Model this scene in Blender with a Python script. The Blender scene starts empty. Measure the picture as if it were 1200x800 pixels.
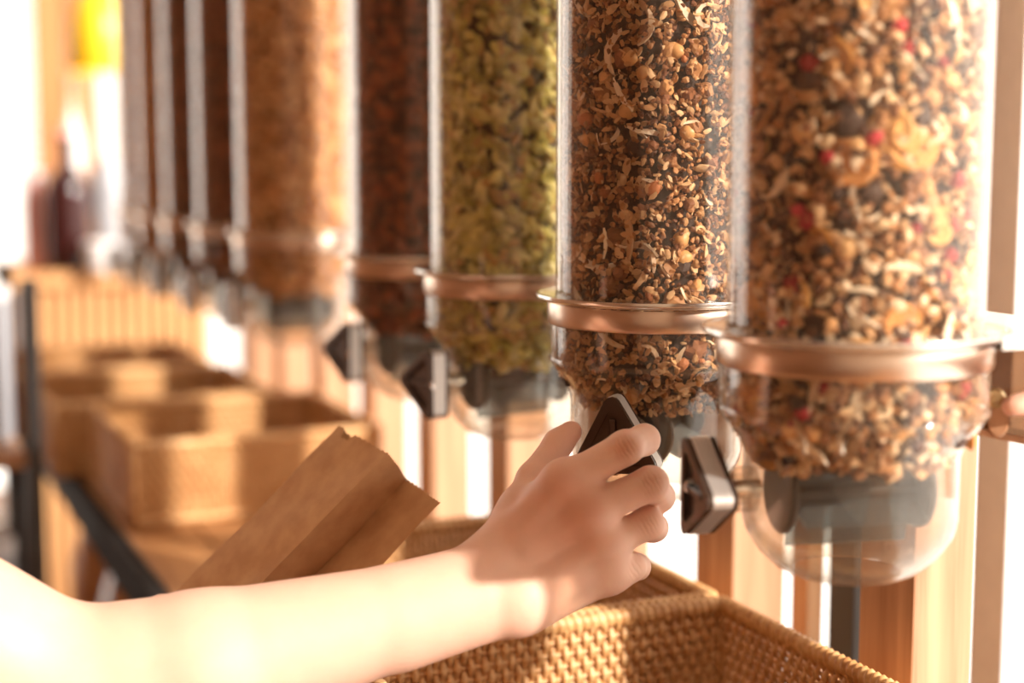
import bpy, bmesh, math, random
import numpy as np
from mathutils import Vector, Matrix

random.seed(7)
rng = np.random.default_rng(7)
PI = math.pi
sc = bpy.context.scene
COL = sc.collection

# ------------------------------------------------------------------ camera
# world axes: +X towards the window wall, +Y along the row of dispensers, +Z up
FPX = 1860.0
PITCH = math.atan(225.0 / FPX)
YAW = math.atan(800.0 / (FPX * math.cos(PITCH) + 225.0 * math.sin(PITCH)))
CAM = Vector((0.0, 0.0, 1.35))
FW = Vector((math.sin(YAW) * math.cos(PITCH), math.cos(YAW) * math.cos(PITCH), -math.sin(PITCH)))
RT = Vector((math.cos(YAW), -math.sin(YAW), 0.0))
UP = RT.cross(FW)
cd = bpy.data.cameras.new('camera')
cam = bpy.data.objects.new('camera', cd)
COL.objects.link(cam)
cam.matrix_world = Matrix(((RT.x, UP.x, -FW.x, CAM.x), (RT.y, UP.y, -FW.y, CAM.y),
                           (RT.z, UP.z, -FW.z, CAM.z), (0, 0, 0, 1)))
cd.sensor_width = 36.0
cd.lens = 36.0 * FPX / 1200.0
cd.clip_start = 0.02
cd.dof.use_dof = True
cd.dof.focus_distance = 0.945
cd.dof.aperture_fstop = 2.7
sc.camera = cam

# ------------------------------------------------------------------ world, sun, exposure
sc.view_settings.view_transform = 'Standard'
sc.view_settings.look = 'None'
sc.view_settings.gamma = 1.0
sc.view_settings.use_curve_mapping = False
sc.view_settings.exposure = 0.5
w = bpy.data.worlds.new('sky')
sc.world = w
w.use_nodes = True
bg = w.node_tree.nodes['Background']
bg.inputs['Color'].default_value = (1.0, 0.91, 0.82, 1)
bg.inputs['Strength'].default_value = 2.2
AZ, EL = math.radians(55), math.radians(23)
SUN = Vector((math.cos(AZ) * math.cos(EL), -math.sin(AZ) * math.cos(EL), math.sin(EL)))
sl = bpy.data.lights.new('sun', 'SUN')
sl.energy = 6.8
sl.angle = math.radians(2.5)
sl.color = (1.0, 0.91, 0.84)
so = bpy.data.objects.new('sun', sl)
COL.objects.link(so)
so.rotation_euler = SUN.to_track_quat('Z', 'Y').to_euler()
so.location = (3, -2, 4)
sc.cycles.transparent_max_bounces = 32
sc.cycles.max_bounces = 10
sc.cycles.sample_clamp_indirect = 10.0

# ------------------------------------------------------------------ helpers
def P(px, py, z):
    """point at camera depth z (metres) seen at a photo pixel; used to measure positions"""
    return CAM + FW * z + RT * ((px - 600.0) / FPX * z) + UP * ((400.0 - py) / FPX * z)

def proj(p):
    d = Vector(p) - CAM
    z = d.dot(FW)
    return 600 + FPX * d.dot(RT) / z, 400 - FPX * d.dot(UP) / z, z

def t_for_x(L, z, px):
    lo, hi = -0.3, 12.0
    for _ in range(60):
        m = (lo + hi) / 2
        if proj((L, m, z))[0] > px: lo = m
        else: hi = m
    return lo

def link(name, me, mat=None, parent=None, smooth=False):
    o = bpy.data.objects.new(name, me)
    COL.objects.link(o)
    if mat is not None and len(me.materials) == 0:
        me.materials.append(mat)
    if parent is not None:
        o.parent = parent
    if smooth:
        me.polygons.foreach_set('use_smooth', [True] * len(me.polygons))
    return o

def fin(name, bm, mat, parent=None, smooth=False, auto=None):
    bmesh.ops.recalc_face_normals(bm, faces=bm.faces)
    me = bpy.data.meshes.new(name)
    bm.to_mesh(me)
    bm.free()
    if auto is not None:
        me.polygons.foreach_set('use_smooth', [True] * len(me.polygons))
        me.set_sharp_from_angle(angle=math.radians(auto))
    return link(name, me, mat, parent, smooth)

def pyd(name, v, f, mat, parent=None, smooth=False):
    me = bpy.data.meshes.new(name)
    me.from_pydata([tuple(p) for p in v], [], f)
    me.update()
    return link(name, me, mat, parent, smooth)

def tag(o, label=None, cat=None, group=None, kind=None):
    if label: o['label'] = label
    if cat: o['category'] = cat
    if group: o['group'] = group
    if kind: o['kind'] = kind
    return o

def empty(name, loc=(0, 0, 0), rz=0.0):
    o = bpy.data.objects.new(name, None)
    COL.objects.link(o)
    o.location = loc
    o.rotation_euler = (0, 0, rz)
    o.empty_display_size = 0.05
    return o

def copy_tree(o, parent=None):
    c = o.copy()
    COL.objects.link(c)
    c.parent = parent
    for ch in [x for x in bpy.data.objects if x.parent == o]:
        copy_tree(ch, c)
    return c

def box(bm, x0, x1, y0, y1, z0, z1, bev=0.0):
    m = Matrix.Translation(((x0 + x1) / 2, (y0 + y1) / 2, (z0 + z1) / 2)) @ Matrix.Diagonal((x1 - x0, y1 - y0, z1 - z0, 1))
    r = bmesh.ops.create_cube(bm, size=1.0, matrix=m)
    if bev > 0:
        es = list({e for v in r['verts'] for e in v.link_edges})
        bmesh.ops.bevel(bm, geom=es, offset=bev, segments=2, affect='EDGES', profile=0.5)

def lathe(bm, prof, n=48, close=False, mtx=None):
    rings = []
    for r, z in prof:
        if r < 1e-6:
            rings.append([bm.verts.new((0, 0, z))])
        else:
            rings.append([bm.verts.new((r * math.cos(2 * PI * i / n), r * math.sin(2 * PI * i / n), z)) for i in range(n)])
    pairs = list(zip(rings, rings[1:]))
    if close: pairs.append((rings[-1], rings[0]))
    for a, b in pairs:
        for i in range(n):
            j = (i + 1) % n
            if len(a) == 1 and len(b) == 1: continue
            if len(a) == 1: bm.faces.new((a[0], b[j], b[i]))
            elif len(b) == 1: bm.faces.new((a[i], a[j], b[0]))
            else: bm.faces.new((a[i], a[j], b[j], b[i]))
    if mtx is not None:
        bmesh.ops.transform(bm, matrix=mtx, verts=[v for r in rings for v in r])

def tube(bm, pts, rad, n=8, cap=True):
    pts = [Vector(p) for p in pts]
    if not hasattr(rad, '__len__'): rad = [rad] * len(pts)
    rings = []
    up = Vector((0, 0, 1))
    for i, p in enumerate(pts):
        d = (pts[min(i + 1, len(pts) - 1)] - pts[max(i - 1, 0)]).normalized()
        if abs(d.dot(up)) > 0.95: a = d.cross(Vector((1, 0, 0))).normalized()
        else: a = d.cross(up).normalized()
        b = a.cross(d)
        rings.append([bm.verts.new(p + (a * math.cos(2 * PI * k / n) + b * math.sin(2 * PI * k / n)) * rad[i]) for k in range(n)])
    for A, B in zip(rings, rings[1:]):
        for k in range(n):
            bm.faces.new((A[k], A[(k + 1) % n], B[(k + 1) % n], B[k]))
    if cap:
        bm.faces.new(rings[0][::-1]); bm.faces.new(rings[-1])

# ------------------------------------------------------------------ materials
MATS = {}
def newmat(name):
    m = bpy.data.materials.new(name)
    m.use_nodes = True
    nt = m.node_tree
    b = nt.nodes['Principled BSDF']
    MATS[name] = m
    return m, nt, b

def nd(nt, typ, **kw):
    n = nt.nodes.new(typ)
    for k, v in kw.items():
        if k in n.inputs: n.inputs[k].default_value = v
        else: setattr(n, k, v)
    return n

def plain(name, col, rough=0.5, metal=0.0, var=0.12, scale=30.0, bump=0.0, spec=0.5):
    m, nt, b = newmat(name)
    b.inputs['Roughness'].default_value = rough
    b.inputs['Metallic'].default_value = metal
    b.inputs['Specular IOR Level'].default_value = spec
    tc = nd(nt, 'ShaderNodeTexCoord')
    n = nd(nt, 'ShaderNodeTexNoise', Scale=scale, Detail=4.0)
    nt.links.new(tc.outputs['Object'], n.inputs['Vector'])
    mr = nd(nt, 'ShaderNodeMapRange')
    mr.inputs['To Min'].default_value = 1.0 - var
    mr.inputs['To Max'].default_value = 1.0 + var
    nt.links.new(n.outputs['Fac'], mr.inputs['Value'])
    mx = nd(nt, 'ShaderNodeVectorMath', operation='SCALE')
    mx.inputs[0].default_value = col
    nt.links.new(mr.outputs['Result'], mx.inputs['Scale'])
    nt.links.new(mx.outputs['Vector'], b.inputs['Base Color'])
    if bump > 0:
        bp = nd(nt, 'ShaderNodeBump', Strength=bump, Distance=0.002)
        nt.links.new(n.outputs['Fac'], bp.inputs['Height'])
        nt.links.new(bp.outputs['Normal'], b.inputs['Normal'])
    return m

def wood(name, c0, c1, rough=0.5, scale=(60, 60, 3), axis=None):
    m, nt, b = newmat(name)
    tc = nd(nt, 'ShaderNodeTexCoord')
    mp = nd(nt, 'ShaderNodeMapping')
    mp.inputs['Scale'].default_value = scale
    n = nd(nt, 'ShaderNodeTexNoise', Scale=1.0, Detail=6.0, Distortion=0.6)
    r = nd(nt, 'ShaderNodeValToRGB')
    r.color_ramp.elements[0].position = 0.3
    r.color_ramp.elements[1].position = 0.72
    r.color_ramp.elements[0].color = (*c0, 1)
    r.color_ramp.elements[1].color = (*c1, 1)
    nt.links.new(tc.outputs['Object'], mp.inputs['Vector'])
    nt.links.new(mp.outputs['Vector'], n.inputs['Vector'])
    nt.links.new(n.outputs['Fac'], r.inputs['Fac'])
    nt.links.new(r.outputs['Color'], b.inputs['Base Color'])
    b.inputs['Roughness'].default_value = rough
    bp = nd(nt, 'ShaderNodeBump', Strength=0.15, Distance=0.001)
    nt.links.new(n.outputs['Fac'], bp.inputs['Height'])
    nt.links.new(bp.outputs['Normal'], b.inputs['Normal'])
    return m

def clear(name, tint=(0.97, 0.95, 0.92), haze=0.03, gloss=1.0, rough=0.03, hazecol=(0.88, 0.74, 0.60)):
    """thin clear plastic or glass: passes light straight, reflects by fresnel, a little dust, plus edge haze imitating reflections"""
    m, nt, b = newmat(name)
    nt.nodes.remove(b)
    out = nt.nodes['Material Output']
    tr = nd(nt, 'ShaderNodeBsdfTransparent', Color=(*tint, 1))
    gl = nd(nt, 'ShaderNodeBsdfGlossy', Roughness=rough)
    df = nd(nt, 'ShaderNodeBsdfDiffuse', Color=(*hazecol, 1))
    tl = nd(nt, 'ShaderNodeBsdfTranslucent', Color=(*hazecol, 1))
    ad = nd(nt, 'ShaderNodeMixShader', Fac=0.5)
    nt.links.new(df.outputs[0], ad.inputs[1]); nt.links.new(tl.outputs[0], ad.inputs[2])
    lf = nd(nt, 'ShaderNodeLayerWeight', Blend=0.5)
    pw = nd(nt, 'ShaderNodeMath', operation='POWER'); pw.inputs[1].default_value = 4.0
    nt.links.new(lf.outputs['Facing'], pw.inputs[0])
    sc_ = nd(nt, 'ShaderNodeMath', operation='MULTIPLY_ADD'); sc_.inputs[1].default_value = 0.85; sc_.inputs[2].default_value = 0.04
    nt.links.new(pw.outputs[0], sc_.inputs[0])
    mu = nd(nt, 'ShaderNodeMath', operation='MULTIPLY')
    mu.inputs[1].default_value = gloss
    nt.links.new(sc_.outputs[0], mu.inputs[0])
    pe = nd(nt, 'ShaderNodeMath', operation='POWER'); pe.inputs[1].default_value = 3.0
    nt.links.new(lf.outputs['Facing'], pe.inputs[0])
    ma = nd(nt, 'ShaderNodeMath', operation='MULTIPLY_ADD', use_clamp=True)
    ma.inputs[1].default_value = haze * 12.0  # haze rises at grazing angles, imitating pale reflections along the edges
    ma.inputs[2].default_value = haze
    nt.links.new(pe.outputs[0], ma.inputs[0])
    m1 = nd(nt, 'ShaderNodeMixShader')
    nt.links.new(ma.outputs[0], m1.inputs[0])
    nt.links.new(tr.outputs[0], m1.inputs[1]); nt.links.new(ad.outputs[0], m1.inputs[2])
    m2 = nd(nt, 'ShaderNodeMixShader')
    nt.links.new(mu.outputs[0], m2.inputs[0])
    nt.links.new(m1.outputs[0], m2.inputs[1]); nt.links.new(gl.outputs[0], m2.inputs[2])
    nt.links.new(m2.outputs[0], out.inputs['Surface'])
    return m

def attrmat(name, rough=0.6, sss=0.0, spec=0.4):
    m, nt, b = newmat(name)
    a = nd(nt, 'ShaderNodeAttribute', attribute_name='tone')
    nt.links.new(a.outputs['Color'], b.inputs['Base Color'])
    b.inputs['Roughness'].default_value = rough
    b.inputs['Specular IOR Level'].default_value = spec
    return m

M_post = wood('warm_wood', (0.33, 0.155, 0.075), (0.56, 0.32, 0.18), 0.45, (70, 70, 4))
M_batten = wood('light_wood', (0.45, 0.24, 0.11), (0.62, 0.38, 0.2), 0.5, (60, 60, 4))
M_table = wood('table_wood', (0.30, 0.13, 0.045), (0.50, 0.25, 0.10), 0.5, (40, 4, 40))
M_floorw = wood('floor_wood', (0.16, 0.07, 0.03), (0.30, 0.14, 0.06), 0.5, (12, 2, 12))
M_panel = wood('orange_panel', (0.32, 0.12, 0.03), (0.46, 0.20, 0.06), 0.55, (14, 14, 2))
M_crate = wood('pale_crate', (0.46, 0.22, 0.08), (0.62, 0.34, 0.14), 0.6, (30, 30, 4))
M_plaster = plain('plaster', (0.82, 0.68, 0.54), 0.9, var=0.04, scale=4)
M_black = plain('black_metal', (0.014, 0.012, 0.012), 0.75, 0.0, spec=0.2)
M_blackp = plain('black_plastic', (0.014, 0.011, 0.010), 0.28)
M_rotor = plain('rotor_plastic', (0.10, 0.13, 0.16), 0.35)
M_grey = plain('grey_frame', (0.62, 0.61, 0.60), 0.55, var=0.08, scale=60)
M_darkgrey = plain('dark_grey_steel', (0.05, 0.045, 0.042), 0.5)
M_steel = plain('brushed_steel', (0.74, 0.70, 0.66), 0.32, 0.65, var=0.08, scale=120)
M_chrome = plain('chrome', (0.85, 0.82, 0.78), 0.1, 1.0, var=0.02)
M_smoke = plain('smoked_face', (0.075, 0.05, 0.038), 0.2, 0.45)
M_brass = plain('brass', (0.62, 0.48, 0.28), 0.25, 1.0)
M_tube = clear('clear_tube', haze=0.022, gloss=1.0, hazecol=(1.0, 0.76, 0.56))
M_hop = clear('clear_hopper', tint=(0.95, 0.925, 0.885), haze=0.035, gloss=1.15)
M_rimp = plain('pale_plastic', (0.75, 0.70, 0.64), 0.3, 0.0, var=0.04)
M_rimsteel = plain('rim_steel', (0.80, 0.76, 0.70), 0.18, 0.9, var=0.05, scale=80)
M_collar_glow = plain('coppery_reflection', (0.74, 0.58, 0.46), 0.28, 1.0, var=0.06, scale=90)  # metal collar; the coppery reflection is put into its base colour
M_vane = clear('smoky_vane', tint=(0.50, 0.54, 0.56), haze=0.10, gloss=1.0, hazecol=(0.45, 0.5, 0.52))
M_smokeclear = clear('smoked_acrylic', tint=(0.50, 0.36, 0.26), haze=0.10, gloss=1.2, hazecol=(0.32, 0.2, 0.13))
M_pane = clear('window_glass', tint=(0.98, 0.98, 0.97), haze=0.004, gloss=0.5)
M_kraft = None
M_food = attrmat('food_pieces', 0.62)
M_seed = attrmat('seed_shell', 0.42, spec=0.5)

# ------------------------------------------------------------------ measured layout (metres)
R = 0.0663                 # tube radius
S = 0.78
LD = 0.488                 # dispenser axes: distance towards the window
ZR = CAM.z - 0.0928        # rim height
LP = 0.607                 # aisle face of the wooden posts
BL, BR = 0.283, 0.577      # basket sides
ZB = CAM.z - 0.317         # basket rim height
ZT = CAM.z - 0.413         # table top height
disp_px = [1000, 771, 604, 497, 347, 292, 249, 214, 190]
disp_t = [t_for_x(LD, ZR, x) for x in disp_px]
print('dispenser t', [round(t, 3) for t in disp_t], [tuple(round(q, 2) for q in proj((LD, t, ZR))) for t in disp_t])

# ------------------------------------------------------------------ the setting
def struct(name, bm, mat, parent=None):
    o = fin(name, bm, mat, parent)
    if parent is None: o['kind'] = 'structure'
    return o

bm = bmesh.new(); box(bm, -3.0, 0.95, -2.0, 6.6, -0.06, 0.0)
struct('floor', bm, M_floorw)
bm = bmesh.new(); box(bm, -3.0, 0.95, -2.0, 6.6, 2.75, 2.85)
struct('ceiling', bm, M_plaster)
bm = bmesh.new(); box(bm, -3.1, -3.0, -2.0, 6.6, 0.0, 2.75)
struct('wall_left', bm, wood('left_wall_wood', (0.22, 0.09, 0.035), (0.36, 0.17, 0.07), 0.6, (3, 14, 2)))
bm = bmesh.new(); box(bm, -3.0, 0.95, -2.1, -2.0, 0.0, 2.75)  # added unseen wall behind the camera for warm reflections and fill
struct('wall_bounce', bm, M_plaster)
# far wall: orange timber boards and a tall window at its aisle end
YB = 5.6
fx0 = P(34, 200, 5.5).x
bm = bmesh.new(); box(bm, fx0 + 0.02, 0.95, YB, YB + 0.08, 0, 2.75)
wb = struct('wall_back', bm, plain('wall_batten_back', (0.16, 0.07, 0.025), 0.8))
xx = fx0
k = 0
while xx < 0.9:
    bm = bmesh.new(); box(bm, xx + 0.004, min(xx + 0.118, 0.94), YB - 0.022, YB + 0.001, 0.0, 2.7, 0.003)
    fin('plank', bm, M_panel, wb)
    xx += 0.122
w2 = empty('window_2', (fx0 - 0.75, YB, 0)); w2['kind'] = 'structure'
bm = bmesh.new()
for x in (-0.75, -0.03, 0.69): box(bm, x, x + 0.06, -0.02, 0.04, 0, 2.7)
box(bm, -0.69, 0.69, -0.02, 0.04, 0.0, 0.10); box(bm, -0.69, 0.69, -0.02, 0.04, 2.6, 2.7)
fin('window_frame', bm, M_grey, w2)
for x in (-0.69, 0.03):
    bm = bmesh.new(); box(bm, x + .001, x + 0.659, 0.005, 0.011, 0.101, 2.599); fin('pane', bm, M_pane, w2)
# window wall on the right: low sill wall, grey mullions, glass
LW = 0.75
bm = bmesh.new(); box(bm, LW, LW + 0.14, -2.0, 6.6, 0.0, 0.42)
struct('wall_right', bm, M_plaster)
ym = t_for_x(LW, 0.9, 1149)
mull = [ym + 1.35 * i for i in range(-2, 5)]
win = empty('window_1', (LW, ym, 0.42)); win['kind'] = 'structure'
for y in mull:
    bm = bmesh.new(); box(bm, 0.0, 0.05, y - ym - 0.017, y - ym + 0.017, 0.001, 2.28, 0.002)
    fin('mullion', bm, M_grey, win)
bm = bmesh.new(); box(bm, -0.006, 0.06, mull[0] - ym - 0.017, mull[-1] - ym + 0.017, 2.28, 2.325)
fin('window_head', bm, M_grey, win)
for a, b in zip(mull, mull[1:]):
    bm = bmesh.new(); box(bm, 0.022, 0.028, a - ym + 0.018, b - ym - 0.018, 0.002, 2.279)
    fin('pane', bm, M_pane, win)

# ------------------------------------------------------------------ rack uprights
def upright(name, x0, x1, y0, y1, z1, mat, label, group=None, z0=0.0):
    bm = bmesh.new(); box(bm, x0, x1, y0, y1, z0, z1, 0.0015)
    tag(fin(name, bm, mat), label, 'post', group)

sp_t = (disp_t[3] - disp_t[0]) / 3
y_near = t_for_x(LP, 1.0, 1066)
POST_L = ['wooden rack post with sunlit edge beside the grey window mullion',
          'wooden rack post rising behind the basket corner, next to the slim batten',
          'wooden rack post hidden mostly behind the hand and the granola dispenser',
          'wooden rack post behind the hopper of pumpkin seeds',
          'broad wooden rack post below the pumpkin seed dispenser handle',
          'wooden rack post behind the dark red cereal dispenser']
for i in range(9):
    y = y_near + sp_t * 0.985 * i
    lab = POST_L[i] if i < 6 else 'wooden rack post at the far blurred end of the dispensers'
    upright('rack_post', LP, LP + 0.046, y, y + 0.056, 2.3, M_post, lab,
            'far rack posts' if i >= 6 else None)
yb = t_for_x(0.668, 1.0, 945)
upright('rack_batten', 0.668, 0.683, yb, yb + 0.022, 2.3, M_batten, 'slim pale wooden batten between two rack posts')
yd = t_for_x(0.70, 1.0, 1000)
upright('steel_upright', 0.70, 0.72, yd, yd + 0.034, 2.3, M_darkgrey, 'dark grey steel upright behind the slim wooden batten')

# ------------------------------------------------------------------ table under the baskets
TE = 0.98
tb = empty('display_table', (0.43, 1.8, 0))
for i, (x0, x1) in enumerate([(0.275, 0.352), (0.354, 0.431), (0.433, 0.510), (0.512, 0.589)]):
    bm = bmesh.new(); box(bm, x0 - 0.43, x1 - 0.43, -2.3, TE, ZT - 0.025, ZT - 0.0002, 0.002)
    fin('top_board', bm, M_table, tb)
bm = bmesh.new(); box(bm, 0.258 - 0.43, 0.2745 - 0.43, -2.3, TE, ZT - 0.045, ZT - 0.0002, 0.002)
fin('edge_rail', bm, M_black, tb)
for y in (-2.2, -0.2, TE - 0.05):
    for x in (0.29, 0.55):
        bm = bmesh.new(); box(bm, x - 0.43 - 0.02, x - 0.43 + 0.02, y, y + 0.04, 0.0, ZT - 0.0255, 0.002)
        fin('leg', bm, M_black, tb)
bm = bmesh.new(); box(bm, 0.315 - 0.43, 0.525 - 0.43, -2.24, TE - 0.02, ZT - 0.42, ZT - 0.40, 0.002)
fin('lower_shelf', bm, M_table, tb)
tag(tb, 'long wooden display table with a black metal front rail under the baskets', 'table')

# ------------------------------------------------------------------ woven baskets
def rattan(name, c0, c1, c2):
    m, nt, b = newmat(name)
    tc = nd(nt, 'ShaderNodeTexCoord')
    n = nd(nt, 'ShaderNodeTexNoise', Scale=160.0, Detail=3.0)
    n2 = nd(nt, 'ShaderNodeTexNoise', Scale=14.0, Detail=2.0)
    ad = nd(nt, 'ShaderNodeMath', operation='MULTIPLY_ADD'); ad.inputs[1].default_value = 0.5
    mu = nd(nt, 'ShaderNodeMath', operation='MULTIPLY'); mu.inputs[1].default_value = 0.5
    r = nd(nt, 'ShaderNodeValToRGB')
    e = r.color_ramp.elements
    e[0].position = 0.36; e[0].color = (*c0, 1)
    e[1].position = 0.64; e[1].color = (*c2, 1)
    q = e.new(0.5); q.color = (*c1, 1)
    nt.links.new(tc.outputs['Object'], n.inputs['Vector']); nt.links.new(tc.outputs['Object'], n2.inputs['Vector'])
    nt.links.new(n2.outputs['Fac'], mu.inputs[0])
    nt.links.new(n.outputs['Fac'], ad.inputs[0]); nt.links.new(mu.outputs[0], ad.inputs[2])
    nt.links.new(ad.outputs[0], r.inputs['Fac'])
    nt.links.new(r.outputs['Color'], b.inputs['Base Color'])
    b.inputs['Roughness'].default_value = 0.42
    return m
M_rat = rattan('rattan', (0.46, 0.21, 0.07), (0.66, 0.37, 0.15), (0.78, 0.50, 0.25))
M_ratd = rattan('rattan_core', (0.12, 0.045, 0.015), (0.18, 0.07, 0.022), (0.24, 0.10, 0.03))

BH = ZB - ZT
def weave_panel(W, H, pitch=0.0049, row=0.0087):
    """woven wall in the local XZ plane: upright strands going over and under level rods"""
    n = int(W / pitch); pitch = W / n
    V = []; F = []
    seg = 4
    rows = int(round(H / row)); row = H / rows
    nz = rows * seg + 1
    NS = 5
    for i in range(n):
        x = (i + 0.5) * pitch - W / 2
        ph = PI * (i % 2)
        base = len(V)
        for k in range(nz):
            z = k * H / (nz - 1)
            d = 0.0023 * math.cos(PI * z / row - PI / 2 + ph)
            jx = 0.0006 * math.sin(PI * z / row + ph)
            rr = 0.00255
            for s in range(NS):
                a = 2 * PI * s / NS
                V.append((x + jx + 1.05 * rr * math.cos(a), d + 0.8 * rr * math.sin(a), z))
        for k in range(nz - 1):
            for s in range(NS):
                a = base + k * NS + s; b_ = base + k * NS + (s + 1) % NS
                F.append((a, b_, b_ + NS, a + NS))
    for r in range(rows):
        z = (r + 0.5) * row
        base = len(V)
        for x in (-W / 2, W / 2):
            for s in range(6):
                a = 2 * PI * s / 6
                V.append((x, 0.0016 * math.cos(a), z + 0.0019 * math.sin(a)))
        for s in range(6):
            F.append((base + s, base + (s + 1) % 6, base + 6 + (s + 1) % 6, base + 6 + s))
    return V, F

def rope_rim(pts, rad=0.0056, pitch=0.0062):
    """border wrapped with a slanting cane binding"""
    V = []; F = []
    NS = 10
    for a, b in zip(pts, pts[1:]):
        a = Vector(a); b = Vector(b)
        Ld = (b - a).length; d = (b - a) / Ld
        side = d.cross(Vector((0, 0, 1)))
        n = max(2, int(Ld / pitch) * 4)
        base = len(V)
        for k in range(n + 1):
            s_ = Ld * k / n
            for q in range(NS):
                th = 2 * PI * q / NS
                r_ = rad + 0.0010 * math.sin(2 * PI * s_ / pitch + th)
                p = a + d * s_ + side * (0.85 * r_ * math.cos(th)) + Vector((0, 0, r_ * 1.1 * math.sin(th)))
                V.append(tuple(p))
        for k in range(n):
            for q in range(NS):
                i = base + k * NS + q; j = base + k * NS + (q + 1) % NS
                F.append((i, j, j + NS, i + NS))
        F.append(tuple(base + q for q in range(NS))[::-1])
        F.append(tuple(base + n * NS + q for q in range(NS)))
    return V, F

def make_basket(W, D):
    root = empty('rattan_basket')
    for (ww, loc, rz) in ((W - 0.006, (0, -D / 2 + 0.006, 0.004), 0), (W - 0.006, (0, D / 2 - 0.006, 0.004), 0),
                          (D - 0.006, (-W / 2 + 0.006, 0, 0.004), PI / 2), (D - 0.006, (W / 2 - 0.006, 0, 0.004), PI / 2)):
        V, F = weave_panel(ww, BH - 0.009)
        o = pyd('woven_side', V, F, M_rat, root, True)
        o.location = loc; o.rotation_euler = (0, 0, rz); o['kind'] = 'stuff'
    h = 0.006
    c = [(-W / 2 + h, -D / 2 + h), (W / 2 - h, -D / 2 + h), (W / 2 - h, D / 2 - h), (-W / 2 + h, D / 2 - h)]
    for z, nm, rd in ((BH - 0.0058, 'rim_binding', 0.0056), (0.006, 'base_binding', 0.005)):
        V, F = rope_rim([(x, y, z) for x, y in c + c[:1]], rd)
        pyd(nm, V, F, M_rat, root, True)
    for x, y in c:
        bm = bmesh.new(); tube(bm, [(x, y, 0.002), (x, y, BH - 0.006)], 0.0045, 8); fin('corner_post', bm, M_rat, root, True)
    # woven bottom: slats crossing
    bm = bmesh.new()
    n = int(W / 0.012)
    for i in range(n):
        x = -W / 2 + (i + 0.5) * W / n
        box(bm, x - 0.0052, x + 0.0052, -D / 2 + 0.005, D / 2 - 0.005, 0.004 + 0.0006 * (i % 2), 0.0065 + 0.0006 * (i % 2))
    o = fin('bottom_slats', bm, M_ratd, root); o['kind'] = 'stuff'
    return root

BW = BR - BL
BD = 0.300
y2far = t_for_x(BR, ZB, 850)
print('basket far', y2far, proj((BR, y2far, ZB)))
bk = make_basket(BW, BD)
def place_basket(o, x0, yfar, label, rz=0.0):
    o.location = (x0 + BW / 2, yfar - BD / 2, ZT + 0.0005)
    o.rotation_euler = (0, 0, rz)
    tag(o, label, 'basket', 'rattan baskets along the display table')
place_basket(bk, BL, y2far, 'empty golden rattan basket below the muesli dispenser handle, sunlit woven inside')
place_basket(copy_tree(bk), BL, y2far + BD + 0.002, 'rattan basket behind the paper bag and beneath the hand')
y4 = t_for_x(BL, ZB, 150)
place_basket(copy_tree(bk), BL, y4 + BD, 'rattan basket with a shaded front wall beyond the gap after the paper bag')
place_basket(copy_tree(bk), BL - 0.045, y4 + 2 * BD + 0.01, 'rattan basket pushed out towards the aisle behind the shaded one')
place_basket(copy_tree(bk), BL - 0.06, y4 + 3 * BD + 0.02, 'blurred rattan basket at the far end of the table')

# ------------------------------------------------------------------ food inside the tubes
def ico(sub=0):
    b = bmesh.new(); bmesh.ops.create_icosphere(b, subdivisions=sub + 1, radius=1.0)
    v = np.array([tuple(x.co) for x in b.verts]); f = np.array([[q.index for q in x.verts] for x in b.faces]); b.free()
    return v, f
def shred(nseg=6, bend=1.2, twist=0.5):
    v = []; f = []
    for i in range(nseg + 1):
        s_ = i / nseg * 2 - 1
        a = s_ * bend
        c = Vector((math.sin(a) / bend, (1 - math.cos(a)) / bend, 0))
        n = Vector((-math.sin(a), math.cos(a), 0)); u = Vector((0, 0, 1))
        tw = twist * s_
        e1 = (n * math.cos(tw) + u * math.sin(tw)); e2 = (-n * math.sin(tw) + u * math.cos(tw))
        wd = 0.16 * (1 - 0.6 * s_ * s_); th = 0.05
        for a1, a2 in ((1, 1), (-1, 1), (-1, -1), (1, -1)):
            v.append(tuple(c + e1 * wd * a1 + e2 * th * a2))
    for i in range(nseg):
        for q in range(4):
            f.append((i * 4 + q, i * 4 + (q + 1) % 4, i * 4 + 4 + (q + 1) % 4)); f.append((i * 4 + q, i * 4 + 4 + (q + 1) % 4, i * 4 + 4 + q))
    return np.array(v), np.array(f)
def ring_chip():
    v = []; f = []
    n = 12
    prof = [(1.0, 0.0), (0.85, 0.16), (0.35, 0.10), (0.0, 0.08), ]
    b = bmesh.new(); lathe(b, [(0, -0.12), (0.8, -0.16), (1.0, 0.0), (0.85, 0.16), (0.4, 0.08), (0, 0.1)], n)
    bmesh.ops.triangulate(b, faces=b.faces); b.verts.index_update()
    v = np.array([tuple(x.co) for x in b.verts]); f = np.array([[q.index for q in x.verts] for x in b.faces]); b.free()
    return v, f
def seedshape():
    b = bmesh.new(); lathe(b, [(0, -1.0), (0.34, -0.8), (0.56, -0.25), (0.52, 0.25), (0.26, 0.75), (0, 1.0)], 7)
    bmesh.ops.triangulate(b, faces=b.faces); b.verts.index_update()
    v = np.array([tuple(x.co) for x in b.verts])[:, [2, 0, 1]]; f = np.array([[q.index for q in x.verts] for x in b.faces]); b.free()
    return v, f
T_ICO = ico(0)
T_ICO2 = ico(1)
T_SHRED = [shred(6, b_, t_) for b_, t_ in ((0.35, 0.6), (0.9, 1.0), (1.6, 0.5))]
T_CHIP = ring_chip()
T_SEED = seedshape()

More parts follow.
